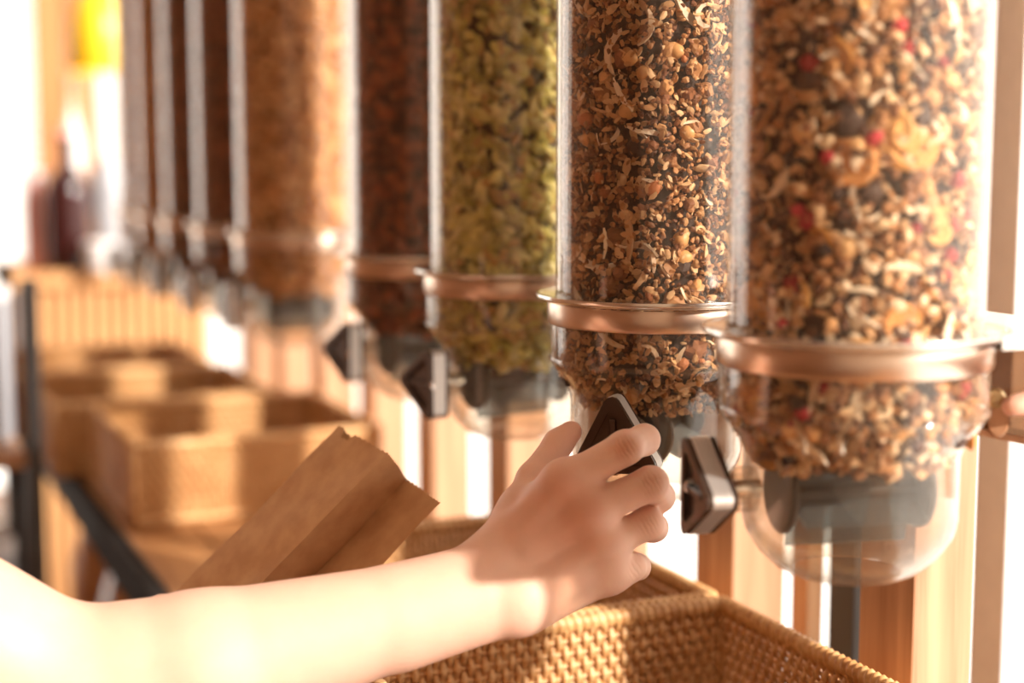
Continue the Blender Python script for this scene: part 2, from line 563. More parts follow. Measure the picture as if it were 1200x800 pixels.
def rot_batch(n, tilt):
    """random frames whose Z axis is near +X (the outward direction), spun about it"""
    z = np.stack([np.ones(n), rng.normal(0, tilt, n), rng.normal(0, tilt, n)], 1)
    z /= np.linalg.norm(z, axis=1, keepdims=True)
    a = rng.uniform(0, 2 * PI, n)
    r = np.stack([np.zeros(n), np.cos(a), np.sin(a)], 1)
    x = r - (r * z).sum(1, keepdims=True) * z
    x /= np.linalg.norm(x, axis=1, keepdims=True)
    y = np.cross(z, x)
    return np.stack([x, y, z], 2)      # columns

def wall_radius(z):
    """inner radius of tube and hopper at height z relative to the rim"""
    zz = np.array([-0.075, -0.066, -0.058, -0.050, -0.044, 0.0, 0.6])
    rr = np.array([0.050, 0.0535, 0.058, 0.0655, 0.068, 0.0635, 0.0635])
    return np.interp(z, zz, rr)

class Heap:
    def __init__(s): s.V = []; s.F = []; s.C = []; s.n = 0
    def add(s, tmpl, n, z0, z1, size, dep, cols, tilt=0.5, jit=0.25, cj=0.12, rel=(1, 1, 1), szj=0.3, ang=None):
        tv, tf = tmpl
        Rm = rot_batch(n, tilt)
        sz = size * np.clip(rng.normal(1, szj, n), 0.45, 1.9)
        th = rng.uniform(0, 2 * PI, n) if ang is None else rng.uniform(ang[0], ang[1], n)
        z = rng.uniform(z0, z1, n)
        r = wall_radius(z) - rng.uniform(dep[0], dep[1], n)
        loc = tv[None] * np.array(rel)[None, None] * sz[:, None, None]
        loc = loc * (1 + rng.normal(0, jit, (n, len(tv), 1)) * 0.5)
        loc = np.einsum('nij,nkj->nki', Rm, loc)
        rmax = loc[:, :, 0].max(1)
        r = np.minimum(r, wall_radius(z) - 0.0006 - rmax)
        loc[:, :, 0] += r[:, None]
        c, sn = np.cos(th)[:, None], np.sin(th)[:, None]
        X = loc[:, :, 0] * c - loc[:, :, 1] * sn
        Y = loc[:, :, 0] * sn + loc[:, :, 1] * c
        Zv = loc[:, :, 2] + z[:, None]
        s.V.append(np.stack([X, Y, Zv], 2).reshape(-1, 3))
        k = len(tv)
        s.F.append((tf[None] + (np.arange(n) * k)[:, None, None] + s.n).reshape(-1, 3))
        s.n += n * k
        cols = np.array([c_[:3] for c_ in cols]); 
        pick = cols[rng.integers(0, len(cols), n)]
        pick = np.clip(pick * (1 + rng.normal(0, cj, (n, 1))), 0.003, 1)
        s.C.append(np.repeat(pick, k, 0))
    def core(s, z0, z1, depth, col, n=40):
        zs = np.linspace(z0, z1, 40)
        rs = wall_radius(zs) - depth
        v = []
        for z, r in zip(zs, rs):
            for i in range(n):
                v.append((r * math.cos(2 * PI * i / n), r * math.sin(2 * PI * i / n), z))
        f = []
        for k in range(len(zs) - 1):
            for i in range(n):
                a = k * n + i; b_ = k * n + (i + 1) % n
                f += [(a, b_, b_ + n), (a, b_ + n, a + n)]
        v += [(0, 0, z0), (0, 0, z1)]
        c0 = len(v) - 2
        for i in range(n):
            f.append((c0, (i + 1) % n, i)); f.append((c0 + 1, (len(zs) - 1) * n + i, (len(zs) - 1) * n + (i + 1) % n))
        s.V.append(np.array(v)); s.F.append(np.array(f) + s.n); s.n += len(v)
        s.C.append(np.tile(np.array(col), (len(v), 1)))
    def build(s, name, mat, loc, smooth=False):
        V = np.concatenate(s.V).astype(np.float32); F = np.concatenate(s.F).astype(np.int32); C = np.concatenate(s.C)
        me = bpy.data.meshes.new(name)
        me.vertices.add(len(V)); me.vertices.foreach_set('co', V.ravel())
        me.loops.add(F.size); me.loops.foreach_set('vertex_index', F.ravel())
        me.polygons.add(len(F)); me.polygons.foreach_set('loop_start', np.arange(0, F.size, 3, dtype=np.int32))
        me.update(calc_edges=True)
        me.polygons.foreach_set('use_smooth', np.full(len(F), smooth, dtype=bool))
        at = me.attributes.new('tone', 'FLOAT_COLOR', 'POINT')
        at.data.foreach_set('color', np.concatenate([C, np.ones((len(C), 1))], 1).astype(np.float32).ravel())
        me.materials.append(mat)
        o = link(name, me)
        o.location = loc
        return o

ZTOP = 0.40
def fill_muesli(h, top):
    tan = [(0.68, 0.43, 0.23), (0.76, 0.54, 0.32), (0.58, 0.32, 0.14), (0.46, 0.22, 0.09), (0.82, 0.64, 0.44)]
    h.core(-0.070, top, 0.011, (0.05, 0.018, 0.009))  # dark core stands in for the shade in gaps between flakes
    h.add(T_ICO, 6000, -0.07, top, 0.0034, (0.001, 0.010), tan, 0.5, rel=(1.1, 0.8, 0.35))
    h.add(T_ICO, 3600, -0.07, top, 0.0028, (0.000, 0.007), [(0.42, 0.20, 0.08), (0.28, 0.12, 0.05), (0.12, 0.045, 0.02)], 0.6)
    h.add(T_SHRED[0], 420, -0.06, top, 0.0085, (0.000, 0.004), [(0.86, 0.74, 0.58), (0.80, 0.66, 0.48)], 0.35, 0.1, rel=(1, 1.3, 1))
    h.add(T_CHIP, 110, -0.06, top, 0.0085, (0.001, 0.005), [(0.72, 0.36, 0.10), (0.66, 0.30, 0.09), (0.80, 0.48, 0.17)], 0.35, 0.05)
    h.add(T_ICO2, 150, -0.06, top, 0.0042, (0.0, 0.004), [(0.40, 0.02, 0.03), (0.50, 0.03, 0.05), (0.30, 0.015, 0.02)], 0.6, 0.15)
    h.add(T_ICO2, 90, -0.06, top, 0.0065, (0.0, 0.004), [(0.035, 0.018, 0.014), (0.06, 0.03, 0.02)], 0.6, 0.12)
    h.add(T_ICO2, 120, -0.06, top, 0.0052, (0.0, 0.004), [(0.72, 0.44, 0.20), (0.62, 0.33, 0.13)], 0.6, 0.05)
def fill_granola(h, top):
    br = [(0.34, 0.15, 0.055), (0.44, 0.21, 0.08), (0.24, 0.095, 0.035), (0.52, 0.28, 0.12), (0.14, 0.05, 0.02)]
    h.core(-0.072, top, 0.009, (0.025, 0.010, 0.006))  # near-black core paints the shade between the crumbs
    h.add(T_ICO, 17000, -0.072, top, 0.0018, (0.0005, 0.009), br, 0.8, rel=(1.15, 0.85, 0.5))
    h.add(T_ICO, 4000, -0.072, top, 0.0024, (0.000, 0.006), [(0.58, 0.34, 0.16), (0.66, 0.43, 0.23)], 0.7, rel=(1.4, 0.8, 0.25))
    h.add(T_ICO2, 260, -0.068, top, 0.0046, (0.001, 0.006), [(0.30, 0.13, 0.05), (0.38, 0.18, 0.07), (0.24, 0.09, 0.035)], 0.6, 0.3)
    for tm, n in zip(T_SHRED, (190, 90, 40)):
        h.add(tm, n, -0.06, top, 0.0088, (0.000, 0.003), [(0.80, 0.63, 0.45), (0.66, 0.42, 0.23), (0.86, 0.72, 0.55)], 0.4, 0.08, rel=(1, 1, 1), szj=0.4)
    h.add(T_ICO2, 80, -0.06, top, 0.0060, (0.0, 0.004), [(0.020, 0.011, 0.009), (0.04, 0.018, 0.012)], 0.6, 0.2)
    h.add(T_ICO2, 70, -0.06, top, 0.0042, (0.0, 0.003), [(0.60, 0.30, 0.11), (0.48, 0.17, 0.06)], 0.6, 0.08, rel=(1.2, 0.9, 0.8))
def fill_seeds(h, top):
    g = [(0.54, 0.48, 0.13), (0.64, 0.58, 0.20), (0.42, 0.37, 0.08), (0.70, 0.63, 0.28), (0.26, 0.22, 0.05), (0.46, 0.29, 0.09)]
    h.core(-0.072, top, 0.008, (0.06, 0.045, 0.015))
    h.add(T_SEED, 6500, -0.07, top, 0.0072, (0.0005, 0.008), g, 0.45, 0.03, rel=(1, 1, 0.42), szj=0.12)
def fill_chunks(cols, core, n=5000, size=0.0045, rel=(1.1, 0.8, 0.6)):
    def f(h, top):
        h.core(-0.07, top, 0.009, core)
        h.add(T_ICO, n, -0.07, top, size, (0.0005, 0.008), cols, 0.6, rel=rel)
    return f
RED = [(0.28, 0.06, 0.022), (0.20, 0.045, 0.02), (0.36, 0.10, 0.035), (0.15, 0.035, 0.018)]
TAN = [(0.60, 0.30, 0.11), (0.68, 0.38, 0.16), (0.50, 0.22, 0.07), (0.74, 0.46, 0.22)]
DRK = [(0.22, 0.06, 0.022), (0.30, 0.09, 0.03), (0.16, 0.045, 0.02)]

# ------------------------------------------------------------------ dispensers
def ring_mesh(prof, n=64):
    bm = bmesh.new(); lathe(bm, prof, n, close=True); return bm

def rounded_tri(side, rad, n=5):
    """outline of a triangle with rounded corners in the YZ plane, one corner pointing +Z"""
    hgt = side * math.sqrt(3) / 2
    cor = [(0, hgt * 2 / 3), (-side / 2, -hgt / 3), (side / 2, -hgt / 3)]
    out = []
    for k, (y, z) in enumerate(cor):
        l = math.hypot(y, z)
        cy, cz = y / l * (l - 2 * rad), z / l * (l - 2 * rad)
        a0 = math.atan2(z, y)
        for i in range(n):
            a = a0 - PI / 3 + 2 * PI / 3 * i / (n - 1)
            out.append((cy + rad * math.cos(a), cz + rad * math.sin(a)))
    return out

def slab(bm, pts, x0, x1):
    a = [bm.verts.new((x0, y, z)) for y, z in pts]; b = [bm.verts.new((x1, y, z)) for y, z in pts]
    bm.faces.new(a); bm.faces.new(b[::-1])
    n = len(pts)
    for i in range(n): bm.faces.new((a[i], a[(i + 1) % n], b[(i + 1) % n], b[i]))

def scale_pts(p, s): return [(y * s, z * s) for y, z in p]

HZ = -0.083       # axle height below the rim
def make_handle(root):
    """triangular paddle on the axle; axle along local +X"""
    side = 0.0600
    tri = rounded_tri(side, 0.005)
    bm = bmesh.new(); lathe(bm, [(0, 0.0), (0.0052, 0.0), (0.0052, 0.026), (0.0075, 0.026), (0.0075, 0.033), (0, 0.033)], 20,
                            mtx=Matrix.Rotation(PI / 2, 4, 'Y'))
    ax = fin('axle', bm, M_chrome, root, auto=40)
    ax.location = (0.050, 0, HZ)
    h = empty('handle'); h.parent = root; h.location = (0.0745, 0, HZ)
    x = 0.0
    for k in range(4):                                   # laminated core
        bm = bmesh.new(); slab(bm, scale_pts(tri, 1.0), x, x + 0.0020)
        fin('laminate_layer', bm, M_steel, h)
        bm = bmesh.new(); slab(bm, scale_pts(tri, 0.965), x + 0.0020, x + 0.0026)
        if k < 3: fin('laminate_seam', bm, M_blackp, h)
        else: bm.free()
        x += 0.0026
    x -= 0.0006
    # dark outer face with a sunken triangle and a raised bar
    for (xa, xb, inner) in ((x, x + 0.0034, 1), (-0.0034, 0.0, -1)):
        bm = bmesh.new()
        o1 = scale_pts(tri, 0.985); i1 = scale_pts(tri, 0.70)
        n = len(o1)
        fa, fb = (xa, xb) if inner == 1 else (xb, xa)
        A = [bm.verts.new((fa, y, z)) for y, z in o1]; B = [bm.verts.new((fb, y, z)) for y, z in o1]
        Cc = [bm.verts.new((fb, y, z)) for y, z in i1]; D = [bm.verts.new((fa + (fb - fa) * 0.15, y, z)) for y, z in i1]
        for i in range(n):
            j = (i + 1) % n
            bm.faces.new((A[i], A[j], B[j], B[i])); bm.faces.new((B[i], B[j], Cc[j], Cc[i])); bm.faces.new((Cc[i], Cc[j], D[j], D[i]))
        bm.faces.new(D); bm.faces.new(A[::-1])
        fin('face_plate', bm, M_smoke, h)
    bm = bmesh.new(); box(bm, x + 0.0006, x + 0.0032, -0.0020, 0.0020, -0.010, 0.016, 0.0008)
    fin('raised_bar', bm, M_smoke, h)
    bm = bmesh.new(); lathe(bm, [(0, 0), (0.0045, 0), (0.0045, 0.0016), (0.003, 0.0026), (0, 0.0028)], 16,
                            mtx=Matrix.Translation((x + 0.0003, 0, -0.014)) @ Matrix.Rotation(PI / 2, 4, 'Y'))
    fin('bolt', bm, M_chrome, h)
    return h

def make_dispenser():
    root = empty('bulk_dispenser')
    bm = ring_mesh([(R, 0.0), (R, 0.44), (R - 0.0024, 0.44), (R - 0.0024, 0.0)])
    fin('tube', bm, M_tube, root, auto=40)
    bm = bmesh.new(); lathe(bm, [(0, 0.441), (R + 0.004, 0.441), (R + 0.004, 0.452), (R - 0.004, 0.458), (0.014, 0.460), (0.014, 0.475), (0, 0.476)], 48)
    fin('lid', bm, M_blackp, root, auto=40)
    bm = ring_mesh([(R + 0.0003, 0.0), (0.0760, 0.0003), (0.0772, 0.0014), (0.0788, 0.0012), (0.0793, -0.0006), (0.0784, -0.0020), (0.0735, -0.0034), (R + 0.0003, -0.0040)])
    fin('rim_flange', bm, M_rimsteel, root, auto=50)
    bm = ring_mesh([(0.0708, -0.0042), (0.0714, -0.0060), (0.0714, -0.0165), (0.0705, -0.0180), (0.0698, -0.018), (0.0698, -0.0042)])
    fin('collar_band', bm, M_collar_glow, root, auto=50)
    # mounting plate running back to the rack, cut round the tube
    bm = bmesh.new()
    arc = [(0.0797 * math.cos(a), 0.0797 * math.sin(a)) for a in np.linspace(-1.05, 1.05, 24)]
    poly = arc + [(0.117, 0.0691), (0.117, -0.0691)]
    a = [bm.verts.new((x, y, 0.001)) for x, y in poly]; b = [bm.verts.new((x, y, -0.0055)) for x, y in poly]
    bm.faces.new(a); bm.faces.new(b[::-1])
    for i in range(len(poly)): bm.faces.new((a[i], a[(i + 1) % len(poly)], b[(i + 1) % len(poly)], b[i]))
    bmesh.ops.triangulate(bm, faces=[f for f in bm.faces if len(f.verts) > 4])
    fin('mounting_plate', bm, M_rimp, root)
    # hopper
    out = [(0.0697, -0.0185), (0.0697, -0.040), (0.0688, -0.0445), (0.0650, -0.050), (0.0595, -0.0565), (0.0565, -0.064), (0.0562, -0.072),
           (0.0562, -0.098), (0.0545, -0.1065), (0.0480, -0.1170), (0.0395, -0.1255), (0.0300, -0.1300)]
    inn = [(r - 0.0022, z + 0.0012) for r, z in out][::-1]
    inn[-1] = (out[0][0] - 0.0022, out[0][1])
    bm = ring_mesh(out + inn)
    fin('hopper', bm, M_hop, root, auto=50)
    bm = ring_mesh([(0.0702, -0.0395), (0.0708, -0.041), (0.0702, -0.0425), (0.0698, -0.0425), (0.0698, -0.0395)])
    fin('hopper_ridge', bm, M_hop, root, auto=50)
    # rotor inside the neck, axle along local X
    ro = empty('rotor'); ro.parent = root; ro.location = (0, 0, HZ - 0.004)
    for x in (-0.040, 0.036):
        bm = bmesh.new(); lathe(bm, [(0, 0), (0.0215, 0), (0.0225, 0.001), (0.0225, 0.003), (0.0215, 0.004), (0, 0.004)], 32,
                                mtx=Matrix.Translation((x, 0, 0.002)) @ Matrix.Rotation(PI / 2, 4, 'Y'))
        fin('end_disc', bm, M_blackp, ro, auto=40)
    bm = bmesh.new(); lathe(bm, [(0, -0.036), (0.007, -0.036), (0.007, 0.036), (0, 0.036)], 20, mtx=Matrix.Rotation(PI / 2, 4, 'Y'))
    fin('hub', bm, M_blackp, ro, auto=40)
    for k in range(5):
        bm = bmesh.new(); box(bm, -0.034, 0.034, -0.001, 0.001, 0.006, 0.0285, 0.0004)
        v = fin('vane', bm, M_vane, ro); v.rotation_euler = (2 * PI * k / 5 + 0.5, 0, 0)
    bm = bmesh.new(); lathe(bm, [(0.0082, 0), (0.012, 0), (0.012, 0.010), (0.0095, 0.012), (0.0082, 0.012)], 24, close=True,
                            mtx=Matrix.Translation((0.0535, 0, HZ)) @ Matrix.Rotation(PI / 2, 4, 'Y'))
    fin('axle_bushing', bm, M_hop, root, auto=40)
    make_handle(root)
    return root

DISP = [
    ('clear dispenser tube of pale muesli with red berries and banana chips', 'muesli with oat flakes, red berries and banana chips', fill_muesli, 'muesli_mix', M_food),
    ('clear dispenser tube of brown granola whose handle the hand is turning', 'fine brown granola with coconut shreds and nuts', fill_granola, 'granola_mix', M_food),
    ('clear dispenser tube of green pumpkin seeds', 'green pumpkin seeds heaped inside a clear tube', fill_seeds, 'pumpkin_seeds', M_seed),
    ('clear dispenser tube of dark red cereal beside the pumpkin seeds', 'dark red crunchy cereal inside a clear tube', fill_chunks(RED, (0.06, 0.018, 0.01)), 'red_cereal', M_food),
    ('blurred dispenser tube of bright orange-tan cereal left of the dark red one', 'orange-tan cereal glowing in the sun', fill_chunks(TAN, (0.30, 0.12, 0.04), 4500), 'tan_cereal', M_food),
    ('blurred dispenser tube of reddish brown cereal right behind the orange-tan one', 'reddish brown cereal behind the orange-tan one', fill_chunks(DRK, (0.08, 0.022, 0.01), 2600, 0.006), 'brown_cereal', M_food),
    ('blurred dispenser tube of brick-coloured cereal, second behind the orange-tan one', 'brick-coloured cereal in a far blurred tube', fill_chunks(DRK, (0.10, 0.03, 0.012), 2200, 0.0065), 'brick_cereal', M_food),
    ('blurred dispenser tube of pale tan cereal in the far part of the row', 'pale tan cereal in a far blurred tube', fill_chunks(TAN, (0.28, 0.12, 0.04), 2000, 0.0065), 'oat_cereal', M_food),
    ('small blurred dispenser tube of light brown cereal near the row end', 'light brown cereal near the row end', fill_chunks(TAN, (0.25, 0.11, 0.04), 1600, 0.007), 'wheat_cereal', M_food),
]
proto = make_dispenser()
handle_spin = [-0.5 * PI, 0.0, 0.5 * PI, 0.5 * PI, 0.5 * PI, 0.45 * PI, 0.5 * PI, 0.5 * PI, 0.5 * PI, 0.5 * PI]
roots = []
for i, t in enumerate(disp_t):
    o = proto if i == 0 else copy_tree(proto)
    roots.append(o)
for i, t in enumerate(disp_t):
    o = roots[i]
    lab, flab, fn, nm, fm = DISP[i]
    o.location = (LD, t, ZR)
    tag(o, lab, 'dispenser', 'row of cereal dispensers')
    ang = PI                                    # axle towards the aisle
    if i == 1:
        tc_ = CAM - Vector((LD, t, ZR)); ang = math.atan2(tc_.y, tc_.x) - math.radians(16)
    if i == 0: ang = PI - math.radians(12)
    if i in (2, 3): ang = PI + math.radians(10)
    # the hopper with rotor and handle can be turned about the upright axis; the plate stays towards the rack
    for ch in [x for x in bpy.data.objects if x.parent == o]:
        nm_ = ch.name.split('.')[0]
        if nm_ in ('axle', 'handle', 'rotor', 'axle_bushing'):
            p = ch.location.copy()
            if i == 1 and nm_ in ('handle', 'axle'): p.x += 0.006
            ch.location = Matrix.Rotation(ang, 3, 'Z') @ p
            ch.rotation_euler = (0, 0, ang)
            if nm_ == 'handle':
                ch.rotation_euler = (Matrix.Rotation(ang, 3, 'Z') @ Matrix.Rotation(handle_spin[i] if i != 1 else math.radians(3), 3, 'X')).to_euler()
    h = Heap(); fn(h, ZTOP if i < 4 else 0.425)
    f = h.build(nm, fm, (LD, t, ZR), i == 2)
    tag(f, flab, 'cereal' if i != 2 else 'seeds', None, 'stuff')

# ------------------------------------------------------------------ person: arm and hand grown as one surface
def smin(a, b, k):
    h = np.maximum(k - np.abs(a - b), 0) / k
    return np.minimum(a, b) - h * h * k * 0.25

class Field:
    def __init__(s, lo, hi, h):
        s.lo = np.array(lo); s.h = h
        s.n = np.ceil((np.array(hi) - s.lo) / h).astype(int) + 1
        s.ax = [s.lo[i] + h * np.arange(s.n[i]) for i in range(3)]
    def blank(s): return np.full(tuple(s.n), 0.2, dtype=np.float32)
    def cap(s, D, a, b, ra, rb, k):
        a = np.array(a); b = np.array(b)
        m = max(ra, rb) + 0.02 + k
        i0 = np.maximum(((np.minimum(a, b) - m - s.lo) / s.h).astype(int), 0)
        i1 = np.minimum(((np.maximum(a, b) + m - s.lo) / s.h).astype(int) + 2, s.n)
        if (i1 <= i0).any(): return
        X = s.ax[0][i0[0]:i1[0], None, None] - a[0]; Y = s.ax[1][None, i0[1]:i1[1], None] - a[1]; Z = s.ax[2][None, None, i0[2]:i1[2]] - a[2]
        ba = b - a; L2 = max(float(ba @ ba), 1e-12)
        t = np.clip((X * ba[0] + Y * ba[1] + Z * ba[2]) / L2, 0, 1)
        d = np.sqrt((X - t * ba[0]) ** 2 + (Y - t * ba[1]) ** 2 + (Z - t * ba[2]) ** 2) - (ra + (rb - ra) * t)
        sl_ = (slice(i0[0], i1[0]), slice(i0[1], i1[1]), slice(i0[2], i1[2]))
        D[sl_] = smin(D[sl_], d.astype(np.float32), k)

def surface_nets(D, lo, h):
    n = D.shape
    ins = D < 0
    c = [ins[i:n[0] - 1 + i, j:n[1] - 1 + j, k:n[2] - 1 + k] for i in (0, 1) for j in (0, 1) for k in (0, 1)]
    cnt = sum(x.astype(np.int8) for x in c)
    act = (cnt > 0) & (cnt < 8)
    I = np.argwhere(act)
    idx = np.full(act.shape, -1, dtype=np.int64); idx[act] = np.arange(len(I))
    acc = np.zeros((len(I), 3)); num = np.zeros(len(I))
    for ax in range(3):
        o1, o2 = [q for q in range(3) if q != ax]
        for u in (0, 1):
            for v in (0, 1):
                A = I.copy(); A[:, o1] += u; A[:, o2] += v
                B = A.copy(); B[:, ax] += 1
                da = D[tuple(A.T)]; db = D[tuple(B.T)]
                m = (da < 0) != (db < 0)
                t = da[m] / (da[m] - db[m])
                pt = A[m].astype(float); pt[:, ax] += t
                acc[m] += pt; num[m] += 1
    V = lo + h * acc / num[:, None]
    F = []
    for ax in range(3):
        o1, o2 = [(1, 2), (2, 0), (0, 1)][ax]
        sl0 = [slice(1, n[q] - 1) for q in range(3)]; sl0[ax] = slice(0, n[ax] - 1)
        sl1 = list(sl0); sl1[ax] = slice(1, n[ax])
        a = ins[tuple(sl0)]; b = ins[tuple(sl1)]
        E = np.argwhere(a != b); off = np.array([s_.start for s_ in sl0]); fl = a[a != b]
        E = E + off
        q = []
        for du, dv in ((-1, -1), (0, -1), (0, 0), (-1, 0)):
            C = E.copy(); C[:, o1] += du; C[:, o2] += dv
            q.append(idx[tuple(C.T)])
        q = np.stack(q, 1)
        q[~fl] = q[~fl][:, ::-1]
        F.append(q)
    return V, np.concatenate(F)

def relax(V, F, it=2, lam=0.5):
    e = np.concatenate([F[:, [i, (i + 1) % 4]] for i in range(4)])
    for _ in range(it):
        acc = np.zeros_like(V); num = np.zeros(len(V))
        for a, b in ((0, 1), (1, 0)):
            np.add.at(acc, e[:, a], V[e[:, b]]); np.add.at(num, e[:, a], 1)
        V = V + lam * (acc / num[:, None] - V)
    return V

def skin_material():
    m, nt, b = newmat('skin')
    a = nd(nt, 'ShaderNodeAttribute', attribute_name='tone')
    tc = nd(nt, 'ShaderNodeTexCoord')
    n = nd(nt, 'ShaderNodeTexNoise', Scale=70.0, Detail=3.0)
    nf = nd(nt, 'ShaderNodeTexNoise', Scale=900.0, Detail=3.0)
    nt.links.new(tc.outputs['Object'], n.inputs['Vector']); nt.links.new(tc.outputs['Object'], nf.inputs['Vector'])
    mr = nd(nt, 'ShaderNodeMapRange'); mr.inputs['To Min'].default_value = 0.93; mr.inputs['To Max'].default_value = 1.07
    nt.links.new(n.outputs['Fac'], mr.inputs['Value'])
    vm = nd(nt, 'ShaderNodeVectorMath', operation='SCALE')
    nt.links.new(a.outputs['Color'], vm.inputs[0]); nt.links.new(mr.outputs['Result'], vm.inputs['Scale'])
    nt.links.new(vm.outputs['Vector'], b.inputs['Base Color'])
    b.inputs['Roughness'].default_value = 0.5
    b.inputs['Specular IOR Level'].default_value = 0.35
    b.inputs['Subsurface Weight'].default_value = 0.25
    b.inputs['Subsurface Radius'].default_value = (1.0, 0.35, 0.2)
    b.inputs['Subsurface Scale'].default_value = 0.004
    bp = nd(nt, 'ShaderNodeBump', Strength=0.12, Distance=0.0006)
    nt.links.new(nf.outputs['Fac'], bp.inputs['Height'])
    # skin folds across the finger joints, where the mesh carries a fold mask
    dt = nd(nt, 'ShaderNodeVectorMath', operation='DOT_PRODUCT'); dt.inputs[1].default_value = FOLD_DIR
    nt.links.new(tc.outputs['Object'], dt.inputs[0])
    nw = nd(nt, 'ShaderNodeTexNoise', Scale=220.0, Detail=2.0); nt.links.new(tc.outputs['Object'], nw.inputs['Vector'])
    ma = nd(nt, 'ShaderNodeMath', operation='MULTIPLY_ADD'); ma.inputs[1].default_value = 2600.0
    nt.links.new(dt.outputs['Value'], ma.inputs[0])
    mb = nd(nt, 'ShaderNodeMath', operation='MULTIPLY'); mb.inputs[1].default_value = 7.0
    nt.links.new(nw.outputs['Fac'], mb.inputs[0]); nt.links.new(mb.outputs[0], ma.inputs[2])
    sn = nd(nt, 'ShaderNodeMath', operation='SINE'); nt.links.new(ma.outputs[0], sn.inputs[0])
    mk = nd(nt, 'ShaderNodeMath', operation='MULTIPLY'); nt.links.new(sn.outputs[0], mk.inputs[0]); nt.links.new(a.outputs['Alpha'], mk.inputs[1])
    b2 = nd(nt, 'ShaderNodeBump', Strength=0.35, Distance=0.0007)
    nt.links.new(mk.outputs[0], b2.inputs['Height']); nt.links.new(bp.outputs['Normal'], b2.inputs['Normal'])
    nt.links.new(b2.outputs['Normal'], b.inputs['Normal'])
    return m
FOLD_DIR = (P(733, 524, 0.900) - P(662, 566, 0.902)).normalized()
M_skin = skin_material()
SKIN = np.array((0.74, 0.455, 0.335)); RUD_SHADE = np.array((0.50, 0.18, 0.09))  # ruddy knuckles, and the brown shade painted on the back of the hand

def grow(name, body, fingers, red, h=0.0018, kb=0.009, kf=0.004, kj=0.006, parent=None, creases=()):
    pts = np.array([p for (a, b, ra, rb) in body + [q for f in fingers for q in f] for p in (tuple(a), tuple(b))])
    fld = Field(pts.min(0) - 0.055, pts.max(0) + 0.055, h)
    D = fld.blank()
    for a, b, ra, rb in body: fld.cap(D, a, b, ra, rb, kb)
    G = fld.blank()
    for f in fingers:
        Q = fld.blank()
        for a, b, ra, rb in f: fld.cap(Q, a, b, ra, rb, kf)
        G = smin(G, Q, 0.0015)
    D = smin(D, G, kj)
    V, F = surface_nets(D, fld.lo, h)
    V = relax(V, F, 3, 0.5)
    C = np.tile(SKIN, (len(V), 1))
    for p, r, s_ in red:
        w_ = s_ * np.exp(-((V - np.array(p)) ** 2).sum(1) / (r * r))
        C = C * (1 - w_[:, None]) + RUD_SHADE * w_[:, None]
    A = np.zeros((len(V), 1))
    for p, r in creases:
        A[:, 0] = np.maximum(A[:, 0], np.exp(-((V - np.array(p)) ** 2).sum(1) / (r * r)))
    me = bpy.data.meshes.new(name)
    V = V.astype(np.float32)
    me.vertices.add(len(V)); me.vertices.foreach_set('co', V.ravel())
    me.loops.add(F.size); me.loops.foreach_set('vertex_index', F.astype(np.int32).ravel())
    me.polygons.add(len(F)); me.polygons.foreach_set('loop_start', np.arange(0, F.size, 4, dtype=np.int32))
    me.update(calc_edges=True)
    me.polygons.foreach_set('use_smooth', np.ones(len(F), dtype=bool))
    at = me.attributes.new('tone', 'FLOAT_COLOR', 'POINT')
    at.data.foreach_set('color', np.concatenate([C, A], 1).astype(np.float32).ravel())
    me.materials.append(M_skin)
    return link(name, me, None, parent)

# joints of the right arm, measured in the photograph and given their own depth
wr_u, wr_l = P(578, 668, 0.905), P(606, 700, 0.900)
elb = P(70, 806, 0.86); sho = P(-420, 548, 0.80)
fo1 = P(400, 748, 0.885); fo2 = P(240, 782, 0.872)
mi, mm, mr_, ml = P(662, 566, 0.902), P(688, 600, 0.899), P(705, 638, 0.904), P(713, 669, 0.912)
body = [
    (sho, elb, 0.050, 0.043), (elb, fo2, 0.043, 0.0415), (fo2, P(560, 696, 0.899), 0.0415, 0.0235),
    (P(470, 716, 0.893), wr_u, 0.024, 0.0180), (P(470, 730, 0.891), wr_l, 0.025, 0.0190),
    (wr_u, mi, 0.0175, 0.0112), (wr_u, mm, 0.0180, 0.0118), (wr_l, mr_, 0.0185, 0.0125), (wr_l, ml, 0.0175, 0.0120),
    (wr_l, P(690, 676, 0.925), 0.019, 0.014),
    (wr_u, P(612, 596, 0.925), 0.018, 0.0135), (P(612, 600, 0.925), mi, 0.011, 0.0105),
    (mi, mm, 0.0100, 0.0105), (mm, mr_, 0.0105, 0.0105), (mr_, ml, 0.010, 0.010),
]
def chain(j, r): return [(j[i], j[i + 1], r[i], r[i + 1]) for i in range(len(j) - 1)]
pi_, pm_, pr_, pl_ = P(733, 524, 0.900), P(763, 566, 0.902), P(759, 613, 0.909), P(739, 664, 0.917)
fingers = [
    chain([mi, pi_, P(755, 515, 0.920), P(744, 522, 0.951)], [0.0108, 0.0096, 0.0088, 0.0072]),
    chain([mm, pm_, P(773, 582, 0.925), P(752, 591, 0.944)], [0.0108, 0.0096, 0.0086, 0.0072]),
    chain([mr_, pr_, P(766, 618, 0.934), P(738, 622, 0.950)], [0.0104, 0.0090, 0.0082, 0.0068]),
    chain([ml, pl_, P(747, 664, 0.936), P(722, 662, 0.948)], [0.0098, 0.0083, 0.0074, 0.0062]),
    chain([P(604, 614, 0.925), P(625, 562, 0.940), P(654, 520, 0.951), P(669, 506, 0.953)], [0.0130, 0.0100, 0.0086, 0.0070]),
]
